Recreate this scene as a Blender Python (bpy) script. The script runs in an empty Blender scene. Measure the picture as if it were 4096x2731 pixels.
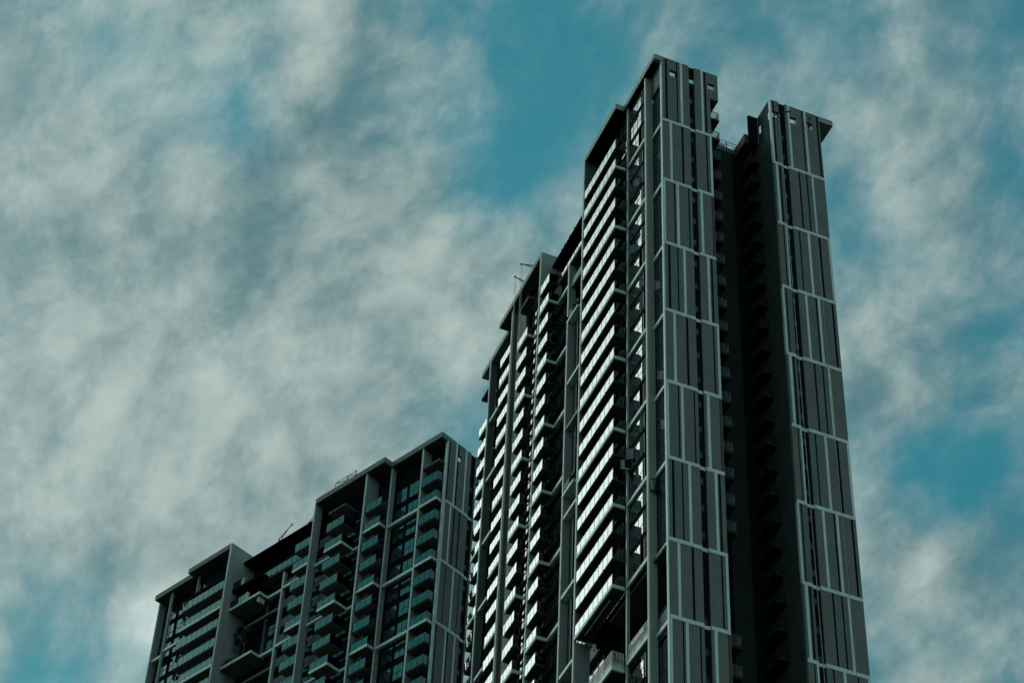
import bpy, math, random
from mathutils import Vector, Matrix
random.seed(7)
R = math.radians
sc = bpy.context.scene
COL = sc.collection
EYE = 1.6                                   # camera height; level numbers below count from the eye

# ------------------------------------------------------------------ camera
cam_d = bpy.data.cameras.new('camera'); cam = bpy.data.objects.new('camera', cam_d); COL.objects.link(cam)
sc.camera = cam
cam_d.sensor_width = 36.0; cam_d.lens = 9098.8 / 4096 * 36.0
cam_d.clip_start = 0.5; cam_d.clip_end = 20000
p, r = R(45.196), R(3.035)
right = Vector((1, 0, 0)); fwd = Vector((0, math.cos(p), math.sin(p))); up = Vector((0, -math.sin(p), math.cos(p)))
r2 = right * math.cos(r) + up * math.sin(r); u2 = -right * math.sin(r) + up * math.cos(r)
M = Matrix((r2, u2, -fwd)).transposed().to_4x4(); M.translation = Vector((0, 0, EYE))
cam.matrix_world = M

# ------------------------------------------------------------------ materials
def nodes(name):
    m = bpy.data.materials.new(name); m.use_nodes = True
    nt = m.node_tree; nt.nodes.clear()
    return m, nt, nt.nodes, nt.links
def paint(name, c, rough=0.8, var=0.12, bump=0.15, streak=0.10, scale=1.0, spec=.15):
    m, nt, N, L = nodes(name)
    o = N.new('ShaderNodeOutputMaterial'); b = N.new('ShaderNodeBsdfPrincipled'); L.new(b.outputs[0], o.inputs[0])
    tc = N.new('ShaderNodeTexCoord')
    n1 = N.new('ShaderNodeTexNoise'); n1.inputs['Scale'].default_value = 0.55 * scale; n1.inputs['Detail'].default_value = 6
    n2 = N.new('ShaderNodeTexNoise'); n2.inputs['Scale'].default_value = 1.0; n2.inputs['Detail'].default_value = 5
    mp = N.new('ShaderNodeMapping'); mp.inputs['Scale'].default_value = (3.0, 3.0, 0.16)
    n3 = N.new('ShaderNodeTexNoise'); n3.inputs['Scale'].default_value = 28; n3.inputs['Detail'].default_value = 4
    for a in (n1, n3): L.new(tc.outputs['Object'], a.inputs['Vector'])
    L.new(tc.outputs['Object'], mp.inputs['Vector']); L.new(mp.outputs[0], n2.inputs['Vector'])
    r1 = N.new('ShaderNodeMapRange'); r1.inputs[1].default_value = .3; r1.inputs[2].default_value = .7
    r1.inputs[3].default_value = 1 - var; r1.inputs[4].default_value = 1 + var; L.new(n1.outputs[0], r1.inputs[0])
    r3 = N.new('ShaderNodeMapRange'); r3.inputs[1].default_value = .35; r3.inputs[2].default_value = .75
    r3.inputs[3].default_value = 1 + streak * .3; r3.inputs[4].default_value = 1 - streak; L.new(n2.outputs[0], r3.inputs[0])
    r4 = N.new('ShaderNodeMapRange'); r4.inputs[1].default_value = .3; r4.inputs[2].default_value = .7
    r4.inputs[3].default_value = .94; r4.inputs[4].default_value = 1.06; L.new(n3.outputs[0], r4.inputs[0])
    m1 = N.new('ShaderNodeMath'); m1.operation = 'MULTIPLY'; L.new(r1.outputs[0], m1.inputs[0]); L.new(r3.outputs[0], m1.inputs[1])
    m2 = N.new('ShaderNodeMath'); m2.operation = 'MULTIPLY'; L.new(m1.outputs[0], m2.inputs[0]); L.new(r4.outputs[0], m2.inputs[1])
    v = N.new('ShaderNodeVectorMath'); v.operation = 'SCALE'; v.inputs[0].default_value = c; L.new(m2.outputs[0], v.inputs['Scale'])
    L.new(v.outputs[0], b.inputs['Base Color'])
    b.inputs['Roughness'].default_value = rough; b.inputs['Specular IOR Level'].default_value = spec
    bp = N.new('ShaderNodeBump'); bp.inputs['Strength'].default_value = bump; bp.inputs['Distance'].default_value = .02
    L.new(n3.outputs[0], bp.inputs['Height']); L.new(bp.outputs[0], b.inputs['Normal'])
    return m
def glass(name, tint, refl, rough=0.0, ior=1.55, warp=0.0):
    """thin architectural glass: mirror reflection by angle over a tinted see-through body"""
    m, nt, N, L = nodes(name)
    o = N.new('ShaderNodeOutputMaterial'); mix = N.new('ShaderNodeMixShader'); L.new(mix.outputs[0], o.inputs[0])
    t = N.new('ShaderNodeBsdfTransparent'); t.inputs[0].default_value = tint + (1,)
    g = N.new('ShaderNodeBsdfGlossy'); g.inputs['Color'].default_value = refl + (1,); g.inputs['Roughness'].default_value = rough
    f = N.new('ShaderNodeFresnel'); f.inputs[0].default_value = ior
    L.new(f.outputs[0], mix.inputs[0]); L.new(t.outputs[0], mix.inputs[1]); L.new(g.outputs[0], mix.inputs[2])
    if warp:
        tc = N.new('ShaderNodeTexCoord'); n = N.new('ShaderNodeTexNoise'); n.inputs['Scale'].default_value = .9; n.inputs['Detail'].default_value = 2
        bp = N.new('ShaderNodeBump'); bp.inputs['Strength'].default_value = warp; bp.inputs['Distance'].default_value = .05
        L.new(tc.outputs['Object'], n.inputs[0]); L.new(n.outputs[0], bp.inputs['Height'])
        L.new(bp.outputs[0], g.inputs['Normal'])
    return m
def dark_glass(name, c, ior=1.6, warp=.012):
    """window pane over a dark room"""
    m, nt, N, L = nodes(name)
    o = N.new('ShaderNodeOutputMaterial'); b = N.new('ShaderNodeBsdfPrincipled'); L.new(b.outputs[0], o.inputs[0])
    b.inputs['Base Color'].default_value = c + (1,); b.inputs['Roughness'].default_value = .02; b.inputs['IOR'].default_value = ior; b.inputs['Specular Tint'].default_value = (.80, 1.0, .96, 1)
    tc = N.new('ShaderNodeTexCoord'); n = N.new('ShaderNodeTexNoise'); n.inputs['Scale'].default_value = .8; n.inputs['Detail'].default_value = 1
    bp = N.new('ShaderNodeBump'); bp.inputs['Strength'].default_value = warp; bp.inputs['Distance'].default_value = .05
    L.new(tc.outputs['Object'], n.inputs[0]); L.new(n.outputs[0], bp.inputs['Height']); L.new(bp.outputs[0], b.inputs['Normal'])
    return m
MT = {
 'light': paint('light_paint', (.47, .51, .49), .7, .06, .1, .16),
 'mid':   paint('grey_render', (.126, .124, .116), .85, .10, .3, .10),
 'brown': paint('brown_render', (.055, .046, .036), .85, .10, .2, .08),
 'teal':  paint('cool_grey_render', (.11, .125, .125), .8, .10, .2, .08),
 'dark':  paint('charcoal_render', (.007, .0085, .0085), .9, .12, .2, .08, 1.0, .0),
 'edge':  paint('pier_edge_paint', (.40, .42, .39), .75, .10, .2, .2),
 'pier':  paint('pale_grey_wall', (.215, .228, .22), .8, .08, .2, .14),
 'wall':  paint('dark_grey_wall', (.085, .09, .088), .85, .12, .2, .12),
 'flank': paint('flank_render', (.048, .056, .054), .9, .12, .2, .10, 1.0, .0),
 'fascia':paint('fascia_render', (.13, .14, .135), .85, .1, .2, .12),
 'soffit_lit':paint('soffit_render_lit', (.13, .13, .12), .9, .08, .15, .04),  # soffit colour lightened to carry the stronger light under the left tower
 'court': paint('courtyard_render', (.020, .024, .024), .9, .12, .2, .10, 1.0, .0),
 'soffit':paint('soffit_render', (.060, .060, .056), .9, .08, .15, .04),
 'black': paint('near_black_panel', (.008, .0095, .010), .9, .2, .1, .05, 1.0, .0),
 'conc':  paint('raw_concrete', (.34, .34, .28), .9, .35, .6, .35, 4.0),
 'metal': paint('dark_metal', (.012, .012, .013), .7, .1, .0, .0),
 'steel': paint('grey_metal', (.20, .21, .21), .4, .1, .0, .0),
 'louv':  paint('louvre_metal', (.30, .31, .32), .45, .1, .0, .0),
 'sheet': paint('pale_sheet', (.30, .30, .27), .8, .25, .2, .2, 3.0),
 'ground':paint('ground_asphalt_and_grass', (.05, .06, .04), .95, .4, .3, .0, .05),
 'bal':   glass('balustrade_glass', (.55, .68, .65), (.90, 1.0, .97), .0, 1.70, .0),
 'pane':  dark_glass('window_glass', (.010, .016, .019), 1.75),
 'pane2': dark_glass('recessed_glass', (.004, .010, .014), 1.28),
}
def leafm(name, c):
    m, nt, N, L = nodes(name)
    o = N.new('ShaderNodeOutputMaterial'); b = N.new('ShaderNodeBsdfPrincipled'); L.new(b.outputs[0], o.inputs[0])
    g = N.new('ShaderNodeObjectInfo'); tc = N.new('ShaderNodeTexCoord'); n = N.new('ShaderNodeTexNoise'); n.inputs['Scale'].default_value = 3
    L.new(tc.outputs['Object'], n.inputs[0])
    cr = N.new('ShaderNodeValToRGB'); cr.color_ramp.elements[0].position = .35; cr.color_ramp.elements[1].position = .7
    cr.color_ramp.elements[0].color = tuple(x * .5 for x in c) + (1,); cr.color_ramp.elements[1].color = tuple(x * 1.5 for x in c) + (1,)
    L.new(n.outputs[0], cr.inputs[0]); L.new(cr.outputs[0], b.inputs['Base Color']); b.inputs['Roughness'].default_value = .5
    return m
MT['leaf'] = leafm('foliage', (.045, .085, .035)); MT['bark'] = paint('bark', (.09, .07, .05), .9)
MT['cl_red'] = paint('cloth_red', (.30, .06, .04)); MT['cl_blue'] = paint('cloth_blue', (.05, .22, .32)); MT['cl_white'] = paint('cloth_white', (.6, .6, .58))

# ------------------------------------------------------------------ mesh helpers
class MB:
    def __init__(s): s.v = []; s.f = []; s.m = []; s.mats = []
    def mi(s, k):
        if k not in s.mats: s.mats.append(k)
        return s.mats.index(k)
    def box(s, u0, u1, v0, v1, z0, z1, k):
        if u0 > u1: u0, u1 = u1, u0
        if v0 > v1: v0, v1 = v1, v0
        if z0 > z1: z0, z1 = z1, z0
        n = len(s.v)
        s.v += [(u0, v0, z0), (u1, v0, z0), (u1, v1, z0), (u0, v1, z0), (u0, v0, z1), (u1, v0, z1), (u1, v1, z1), (u0, v1, z1)]
        s.f += [(n, n+3, n+2, n+1), (n+4, n+5, n+6, n+7), (n, n+1, n+5, n+4), (n+1, n+2, n+6, n+5), (n+2, n+3, n+7, n+6), (n+3, n, n+4, n+7)]
        s.m += [s.mi(k)] * 6
        return s
    def bar(s, a, b, w, k):
        a = Vector(a); b = Vector(b); d = (b - a).normalized()
        q = Vector((0, 0, 1)) if abs(d.z) < .9 else Vector((1, 0, 0))
        x = d.cross(q).normalized() * w / 2; y = d.cross(x).normalized() * w / 2
        n = len(s.v)
        for P in (a, b):
            for sx, sy in ((-1, -1), (1, -1), (1, 1), (-1, 1)): s.v.append(tuple(P + x * sx + y * sy))
        s.f += [(n, n+1, n+2, n+3), (n+7, n+6, n+5, n+4)] + [(n+i, n+4+i, n+4+(i+1) % 4, n+(i+1) % 4) for i in range(4)]
        s.m += [s.mi(k)] * 6
        return s
    def tube(s, a, b, ra, rb, k, n=10):
        a = Vector(a); b = Vector(b); d = (b - a).normalized()
        q = Vector((0, 0, 1)) if abs(d.z) < .9 else Vector((1, 0, 0))
        x = d.cross(q).normalized(); y = d.cross(x).normalized(); o = len(s.v)
        for P, rr in ((a, ra), (b, rb)):
            for i in range(n):
                t = 2 * math.pi * i / n; s.v.append(tuple(P + x * rr * math.cos(t) + y * rr * math.sin(t)))
        s.f += [(o+i, o+(i+1) % n, o+n+(i+1) % n, o+n+i) for i in range(n)] + [tuple(range(o+n-1, o-1, -1)), tuple(range(o+n, o+2*n))]
        s.m += [s.mi(k)] * (n + 2)
        return s
    def quad(s, c, a, b, k):
        n = len(s.v); c = Vector(c); s.v += [tuple(c-a-b), tuple(c+a-b), tuple(c+a+b), tuple(c-a+b)]
        s.f.append((n, n+1, n+2, n+3)); s.m.append(s.mi(k))
    def build(s, name, parent=None, lift=True):
        me = bpy.data.meshes.new(name)
        off = EYE if lift else 0
        me.from_pydata([(x, y, z + off) for x, y, z in s.v], [], s.f)
        for k in s.mats: me.materials.append(MT[k])
        me.polygons.foreach_set('material_index', s.m); me.update()
        o = bpy.data.objects.new(name, me); COL.objects.link(o)
        if parent: o.parent = parent
        return o
def B(name, parent, u0, u1, v0, v1, z0, z1, k): return MB().box(u0, u1, v0, v1, z0, z1, k).build(name, parent)
def root(name, label, cat, loc=(0, 0, 0), rz=0, group=None):
    o = bpy.data.objects.new(name, None); COL.objects.link(o); o.location = loc; o.rotation_euler = (0, 0, rz); o.empty_display_size = 1
    o['label'] = label; o['category'] = cat
    if group: o['group'] = group
    return o

# ------------------------------------------------------------------ levels: F(j) floor levels, T = every third one carries a pale band
def F(j): return 187.353 - 3.1533 * j
TOP = 194.72
def isT(j): return j % 3 == 1

# ------------------------------------------------------------------ balcony: slab with glass on the front (facing -u) and on its near end (facing -v)
def balcony(par, u0, u1, v0, v1, z, light, near=True, far=False, pitch=1.0, sof='soffit', name='balcony', thick=.38, glassed=True, frame=.07):
    """u0 = front edge, u1 = where the near side meets the wall, v0..v1 extent, z = slab top"""
    ub = max(u1, u0 + 1.0)
    s = MB()
    if light:
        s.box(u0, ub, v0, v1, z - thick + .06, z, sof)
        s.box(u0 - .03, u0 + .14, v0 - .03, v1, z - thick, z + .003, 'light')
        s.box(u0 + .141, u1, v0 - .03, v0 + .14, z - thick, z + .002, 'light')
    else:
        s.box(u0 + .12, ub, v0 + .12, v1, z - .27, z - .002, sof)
        s.box(u0 + .04, u0 + .119, v0 + .04, v1, z - .20, z, 'wall')
        s.box(u0 + .12, u1, v0 + .04, v0 + .119, z - .20, z, 'wall')
    sl = s.build(name, par)
    if not glassed: return sl
    zb, zt = z - (.02 if light else .13), z + 1.12
    g = MB(); fr = MB()
    n = max(1, round((v1 - v0) / pitch)); w = (v1 - v0) / n
    for i in range(n):
        a, b = v0 + i * w + .05, v0 + (i + 1) * w - .05
        g.box(u0 + .005, u0 + .020, a, b, zb, zt, 'bal')
    for i in range(n + 1):
        a = min(max(v0 + i * w, v0 + .01), v1 - .02)
        fr.box(u0 + .0, u0 + .04, a - frame / 2, a + frame / 2, zb, zt + .02, 'metal')
    fr.box(u0 - .01, u0 + .045, v0, v1, zt + .02, zt + .075, 'metal')
    if near:
        g.box(u0 + .05, u1 - .05, v0 + .005, v0 + .02, zb, zt, 'bal')
        fr.box(u0 + .046, u1, v0 - .01, v0 + .045, zt + .02, zt + .075, 'metal')
        fr.box(u1 - .045, u1 - .002, v0, v0 + .04, zb, zt + .02, 'metal')
        if u1 - u0 > 1.6: fr.box((u0+u1)/2 - .02, (u0+u1)/2 + .02, v0, v0 + .04, zb, zt + .02, 'metal')
    g.build('balustrade_glass', sl); fr.build('balustrade_frame', sl)
    return sl
def barred_balcony(par, u0, u1, v0, v1, z, name='barred_balcony', front='v'):
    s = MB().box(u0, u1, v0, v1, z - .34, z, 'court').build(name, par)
    rl = MB()
    def run(a, b):
        d = Vector((b[0]-a[0], b[1]-a[1], 0)); n = max(2, int(d.length / .125))
        for i in range(n + 1):
            q = Vector((a[0], a[1], 0)) + d * i / n
            rl.box(q.x - .018, q.x + .018, q.y - .018, q.y + .018, z, z + 1.08, 'wall' if front == 'u+' else 'metal')
        rl.bar((a[0], a[1], z + 1.10), (b[0], b[1], z + 1.10), .05, 'metal')
    run((u0 + .04, v0 + .04), (u1 - .04, v0 + .04))
    if front == 'u+': run((u1 - .04, v0 + .16), (u1 - .04, v1))
    else: run((u0 + .04, v0 + .16), (u0 + .04, v1))
    rl.build('railing', s)
    return s
# ------------------------------------------------------------------ window units (frame part with a pane sub-part) in a plane facing -u
def window_u(par, u, v0, v1, z0, z1, cols, rows, name='window', fr='metal', pane='pane', back=None):
    f = MB(); g = MB(); t = .055
    if back: f.box(u + .05, u + .10, v0, v1, z0, z1, back)
    f.box(u - .02, u + .04, v0, v1, z1 - t, z1, fr); f.box(u - .02, u + .04, v0, v1, z0, z0 + t, fr)
    W = (v1 - v0) / cols
    for i in range(cols + 1):
        a = min(max(v0 + i * W, v0 + t/2), v1 - t/2); f.box(u - .021, u + .041, a - t/2, a + t/2, z0 + t, z1 - t, fr)
    for rr in rows: f.box(u - .018, u + .038, v0 + t, v1 - t, z0 + rr - t/2, z0 + rr + t/2, fr)
    g.box(u + .0, u + .03, v0 + t/2, v1 - t/2, z0 + t/2, z1 - t/2, pane)
    o = f.build(name, par); g.build('pane', o)
    return o
def glazing(par, u, v0, v1, z0, z1, pitch, level=None, pane='pane2', name='glass_wall', sp=.65):
    """one tall glazed wall: panes, mullions, a spandrel at each floor"""
    f = MB(); g = MB()
    g.box(u, u + .04, v0, v1, z0, z1, pane)
    n = max(1, round((v1 - v0) / pitch)); W = (v1 - v0) / n
    for i in range(n + 1): f.box(u - .05, u - .001, v0 + i*W - .03, v0 + i*W + .03, z0, z1, 'metal')
    for j in range(-1, 30):
        z = F(j)
        if z0 < z - sp and z < z1: f.box(u - .07, u - .002, v0, v1, z - sp, z + .1, 'black'); f.box(u - .045, u - .003, v0, v1, z + 1.02, z + 1.07, 'metal')
    o = f.build(name, par); g.build('panes', o)
    return o
def louvre(par, u, v0, v1, z0, z1, pitch=.17, name='louvre_screen'):
    s = MB(); z = z0 + .05
    s.box(u, u + .05, v0, v0 + .05, z0, z1, 'louv'); s.box(u, u + .05, v1 - .05, v1, z0, z1, 'louv')
    s.box(u + .06, u + .10, v0, v1, z0, z1, 'black')
    while z < z1 - .08:
        n = len(s.v)
        s.v += [(u - .01, v0 + .05, z), (u - .01, v1 - .05, z), (u + .05, v1 - .05, z + .085), (u + .05, v0 + .05, z + .085),
                (u - .01, v0 + .05, z + .015), (u - .01, v1 - .05, z + .015), (u + .05, v1 - .05, z + .10), (u + .05, v0 + .05, z + .10)]
        s.f += [(n, n+1, n+2, n+3), (n+7, n+6, n+5, n+4), (n, n+4, n+5, n+1)]; s.m += [s.mi('louv')] * 3
        z += pitch
    return s.build(name, par)
# ------------------------------------------------------------------ striped end wall (faces -v)
def striped(par, U0, U1, V, blocks, slit, holes, edge=None, name='striped_wall'):
    """blocks: (z_low, z_high, [(u0,u1,kind)...]); slit = (u0,u1) recessed strip with slot windows; holes only in the top block"""
    s = MB(); TH = .32
    off = {'light': -.018, 'dark': .05, 'brown': .035, 'teal': .0, 'mid': .0, 'slit': .16}
    for bi, (z0, z1, st) in enumerate(blocks):
        us = {U0, U1}
        for a, b, k in st: us |= {max(a, U0), min(b, U1)}
        us |= set(slit)
        hs = [h for h in holes if bi == 0]
        for h in hs: us |= {h[0], h[1]}
        us = sorted(us)
        zs = sorted({z0, z1} | {h[2] for h in hs} | {h[3] for h in hs})
        for a, b in zip(us, us[1:]):
            if b - a < 1e-4: continue
            c = (a + b) / 2; k = 'mid'
            for x0, x1, kk in st:
                if x0 <= c <= x1: k = kk
            if slit[0] <= c <= slit[1]: k = 'slit'
            mat = {'slit': 'dark'}.get(k, k)
            if not any(h[0] < c < h[1] for h in hs):
                s.box(a, b, V + off[k], V + TH, z0, z1, mat)
            else:
                for p0, p1 in zip(zs, zs[1:]):
                    zc = (p0 + p1) / 2
                    if any(h[0] < c < h[1] and h[2] < zc < h[3] for h in hs): continue
                    s.box(a, b, V + off[k], V + TH, p0, p1, mat)
        if bi < len(blocks) - 1 or True:
            zt = z0
            s.box(U0, slit[0], V - .028, V + TH - .01, zt - .205, zt + .205, 'light')
            s.box(slit[1], U1, V - .028, V + TH - .01, zt - .205, zt + .205, 'light')
            s.box(slit[0], slit[1], V + .13, V + TH - .01, zt - .205, zt + .205, 'light')
    return s.build(name, par)
def slot_window(par, u0, u1, V, z, name='slot_window'):
    """dark opening high on each floor with a small casement low on its near side"""
    w = (u1 - u0)
    f = MB(); g = MB()
    f.box(u0 + .02, u1 - .02, V + .135, V + .158, z + 1.15, z + 2.45, 'black')
    f.box(u0 + .02, u0 + .02 + w * .52, V + .120, V + .134, z + 1.15, z + 1.19, 'metal')
    f.box(u0 + .02 + w * .50, u0 + .02 + w * .54, V + .115, V + .134, z + 1.19, z + 1.92, 'metal')
    g.box(u0 + .04, u0 + .02 + w * .50, V + .118, V + .134, z + 1.19, z + 1.90, 'pane2')
    o = f.build(name, par); g.build('pane', o)
    return o

# =================================================================== TOWER ONE (right, tall H plan)
def place(az, dist, yaw_u):
    return (dist * math.sin(R(az)), dist * math.cos(R(az)), 0), R(90) - R(yaw_u)
locA, rzA = place(5.50, 150.0, 69.795)
TA = root('apartment_tower', 'tallest tower, on the right, with striped end walls and long bright glass balconies', 'apartment tower', locA, rzA)
ZB = 108.0                                   # detail is modelled down to here, plain body below
T = [184.2 - 9.46 * k for k in range(7)] + [118.98, 109.5]

# --- end wall A
L_, D_, Br, Te = 'light', 'dark', 'brown', 'teal'
P0 = [(0, .19, L_), (1.13, 1.28, D_), (1.28, 1.42, Te), (1.42, 1.69, L_), (2.72, 2.87, D_), (2.87, 3.17, Te), (4.07, 4.35, L_), (3.80, 4.07, Te), (5.31, 5.55, Br)]
P1 = [(0, .03, L_), (.38, .63, D_), (.63, 1.35, Te), (1.35, 1.5, D_), (2.0, 2.26, L_), (1.5, 2.0, Te), (4.59, 4.86, L_), (4.86, 5.05, Br), (5.05, 5.2, D_), (5.2, 5.61, Te)]
P2 = [(.79, 1.06, L_), (2.13, 2.37, D_), (4.93, 5.1, D_), (5.1, 5.37, Te), (5.37, 5.61, L_)]
PT = [(0, .03, L_), (.37, .62, D_), (1.68, 1.83, D_), (1.83, 2.11, Te), (2.11, 2.39, L_), (4.57, 4.84, L_), (4.84, 5.03, Br), (5.03, 5.18, D_), (5.18, 5.4, Te), (5.4, 5.61, 'mid')]
seq = [PT, P2, P0, P1, P2, P0, P1, P2, P0]
zs = [TOP] + T
blA = [(zs[i+1], zs[i], seq[i]) for i in range(8)] + [(60, T[7], P0)]
slitA = (3.17, 3.80)
striped(TA, 0, 5.61, 0, blA, slitA, [(.90, 1.68, 191.92, 192.92), (3.17, 3.80, 192.05, 192.85), (5.4, 5.61, 191.95, 192.95)])
blk = MB()                                   # the upper block that oversails to the right
for a, b, c, d in ((5.611, 6.58, 192.95, TOP), (6.20, 6.58, 190.36, 192.95), (5.611, 6.20, 190.36, 191.95)): blk.box(a, b, .0, .32, c, d, 'mid')
blk.box(6.30, 6.579, .321, 3.2, 190.36, TOP, 'sheet').box(5.612, 6.299, .321, 3.2, 190.36, 190.62, 'wall')
blk.box(5.30, 5.60, .321, 6.4, 188.0, 190.9, 'wall')
blk.build('roof_block', TA)
B('corner_post', TA, -.10, .001, .02, .32, ZB, TOP - .78, 'light')
for j in range(-1, 25):
    z = F(j)
    if 119 < z < 127 or z < ZB: continue
    if j >= 0 or True:
        if z + 2.5 < 191.5: slot_window(TA, 3.17, 3.80, 0, z)
# --- roof canopies on the left side
cn = MB()
cn.box(-.92, 1.25, .32, 7.86, TOP - .80, TOP, 'pier').box(-.92, .0, -.02, .319, TOP - .80, TOP, 'pier')
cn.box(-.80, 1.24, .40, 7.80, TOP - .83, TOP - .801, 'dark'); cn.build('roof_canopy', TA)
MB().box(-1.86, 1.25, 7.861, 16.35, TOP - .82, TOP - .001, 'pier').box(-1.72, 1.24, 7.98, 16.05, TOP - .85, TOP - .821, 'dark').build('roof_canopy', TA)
B('roof_fascia', TA, .0, .3, .33, 16.3, 190.6, TOP - .81, 'wall')
# --- piers
def pier(par, u0, u1, v0, v1, z0, z1, k='pier', edge=.12):
    s = MB().box(u0 + edge, u1, v0, v1, z0, z1, k).box(u0, u0 + edge, v0, v1, z0, z1, 'edge')
    return s.build('pier', par)
pier(TA, -.68, .15, 2.70, 3.0, ZB, TOP - .81)
pier(TA, -.68, -.36, 7.28, 7.47, ZB, TOP - .81, edge=.06)
s = MB().box(-1.86, .5, 16.06, 16.34, 127.5, TOP - .83, 'wall').box(-1.95, -1.861, 16.06, 16.34, 127.0, TOP - .83, 'edge'); s.build('pier', TA)
s = MB().box(-1.86, -.35, 16.06, 16.34, ZB, 126.9, 'pier').box(-1.95, -1.861, 16.06, 16.34, ZB, 126.99, 'edge'); s.build('pier', TA)
# --- beams in the window bays
for k, t in enumerate(T):
    MB().box(.0, .35, .33, 2.69, t - .42, t, 'light').build('beam', TA)
    MB().box(-.68, -.47, 3.01, 7.27, t - .42, t, 'light').build('beam', TA)
    if k in (6, 7):                          # pale band on the near side return between pier and balcony
        pass
# --- window bays, one window per floor
GARDEN = (118.98, 127.02)
for j in range(-1, 25):
    z = F(j)
    if z > 188 and j >= 0: continue
    if GARDEN[0] - .6 < z < GARDEN[1] - .5: continue
    zt = min(z + 3.15 - (.46 if isT(j - 1) else .05), 193.4)
    window_u(TA, .22, .34, 2.68, z + .02, zt, 4, (.75, 1.75))
    k = (24 - j) // 3
    blkk = (j + 2) // 3
    vl0, vl1 = (3.45, 4.25) if blkk % 2 == 0 else (4.05, 4.85)
    window_u(TA, -.46, vl1 + .02, 7.25, z + .55, zt - .12, 3, (1.15,))
for j in range(-1, 25):
    z = F(j)
    if GARDEN[0] - .6 < z < GARDEN[1] - .5: continue
    B('spandrel', TA, -.44, -.34, 3.02, 7.27, z - .10, z + .54, 'black')
for i, (a, b) in enumerate([(T[0], 193.4)] + [(T[k+1], T[k] - .43) for k in range(6)] + [(ZB, T[7] - .43)]):
    vl0, vl1 = (3.45, 4.25) if i % 2 == 0 else (4.05, 4.85)
    louvre(TA, -.42, vl0, vl1, a + .02, b)
def sash(par, hinge, tip, z0, z1):
    m = MB(); m.bar((hinge[0], hinge[1], z0), (tip[0], tip[1], z0), .06, 'metal').bar((hinge[0], hinge[1], z1), (tip[0], tip[1], z1), .06, 'metal')
    m.bar((tip[0], tip[1], z0), (tip[0], tip[1], z1), .06, 'metal').bar((hinge[0], hinge[1], z0), (hinge[0], hinge[1], z1), .06, 'metal')
    o = m.build('open_sash', par)
    g = MB(); d = Vector((tip[0]-hinge[0], tip[1]-hinge[1], 0)); c = Vector((hinge[0], hinge[1], 0)) + d/2; c.z = (z0+z1)/2
    n_ = Vector((-d.y, d.x, 0)).normalized() * .01
    for q in (n_, -n_): g.quad(c + q, d/2, Vector((0, 0, (z1-z0)/2 - .03)), 'pane')
    g.build('pane', o)
for h, t_, z0, z1 in (((-.48, 6.9), (-1.32, 7.2), 140.75, 142.0), ((-.48, 6.1), (-1.1, 6.6), 141.5, 142.9), ((.2, 2.3), (-.56, 2.42), 134.7, 136.0), ((.2, .75), (-.2, .95), 140.9, 142.2), ((-.48, 4.7), (-.85, 5.3), 178.5, 179.7), ((.2, .5), (-.15, .85), 178.5, 179.7),
                      ((-.48, 5.4), (-.95, 6.0), 169.0, 170.3), ((.2, 1.4), (-.2, 1.8), 160.0, 161.3), ((.2, .9), (-.3, 1.2), 147.3, 148.6)): sash(TA, h, t_, z0, z1)
# --- the wide glass balconies
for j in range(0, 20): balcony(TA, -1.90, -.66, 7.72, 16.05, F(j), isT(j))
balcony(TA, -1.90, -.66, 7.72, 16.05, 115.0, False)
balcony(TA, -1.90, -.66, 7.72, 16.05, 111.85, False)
glazing(TA, -.35, 7.48, 16.05, 127.4, 193.8, 1.1)
glazing(TA, -.35, 7.48, 16.05, 100, 118.4, 1.1)
# --- sky garden
gs = MB()
gs.box(-1.90, 5.3, 7.70, 16.05, 118.2, 118.55, 'soffit').box(-1.93, -1.72, 7.68, 16.05, 118.08, 118.56, 'light').box(-1.719, -.69, 7.68, 7.86, 118.08, 118.56, 'light')
gs.build('garden_slab', TA)
gp = MB().box(-1.88, -1.74, 7.72, 16.05, 118.561, 119.02, 'conc').box(-1.739, -.70, 7.72, 7.86, 118.561, 119.02, 'conc').box(-.66, -.50, 3.01, 7.27, 118.99, 119.45, 'conc').box(.02, .2, .34, 2.69, 118.99, 119.2, 'wall')
gp.build('garden_parapet', TA)
gr = MB()
def bars(mb, a, b, z0, z1, step=.14, w=.035, k='steel'):
    a = Vector(a); b = Vector(b); n = int((b - a).length / step)
    for i in range(n + 1):
        q = a.lerp(b, i / n); mb.box(q.x - w/2, q.x + w/2, q.y - w/2, q.y + w/2, z0, z1, k)
    mb.bar((a.x, a.y, z1 + .02), (b.x, b.y, z1 + .02), .05, k)
bars(gr, (-1.80, 7.8, 0), (-1.80, 16.0, 0), 119.02, 120.15); bars(gr, (-1.7, 7.79, 0), (-.72, 7.79, 0), 119.02, 120.15)
bars(gr, (-.58, 3.05, 0), (-.58, 7.25, 0), 119.45, 120.55); bars(gr, (.1, .4, 0), (.1, 2.65, 0), 119.2, 120.3)
gr.build('garden_railing', TA)
gb = MB().box(4.8, 5.2, .4, 28, 118.6, 127, 'black').box(.6, .85, 5.0, 5.25, 118.6, 126.9, 'wall').box(1.0, 4.7, 12.0, 12.3, 118.6, 126.9, 'dark').box(-.2, 4.7, .4, 12, 126.62, 126.9, 'soffit')
gb.box(-1.55, -1.4, 9.0, 14.5, 126.55, 126.66, 'wall')
gb.build('garden_core', TA)
# --- plain body behind the facades
bd = MB()
bd.box(.35, 5.605, .321, 16.3, 127.05, 190.4, 'black').box(.4, 5.60, .321, 16.3, -EYE, 118.19, 'black').box(2.05, 5.6, 16.31, 28.05, -EYE, 191.6, 'black')
bd.box(5.606, 13.0, 6.5, 26.0, -EYE, 191.65, 'black')
bd.build('tower_body', TA)
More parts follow.
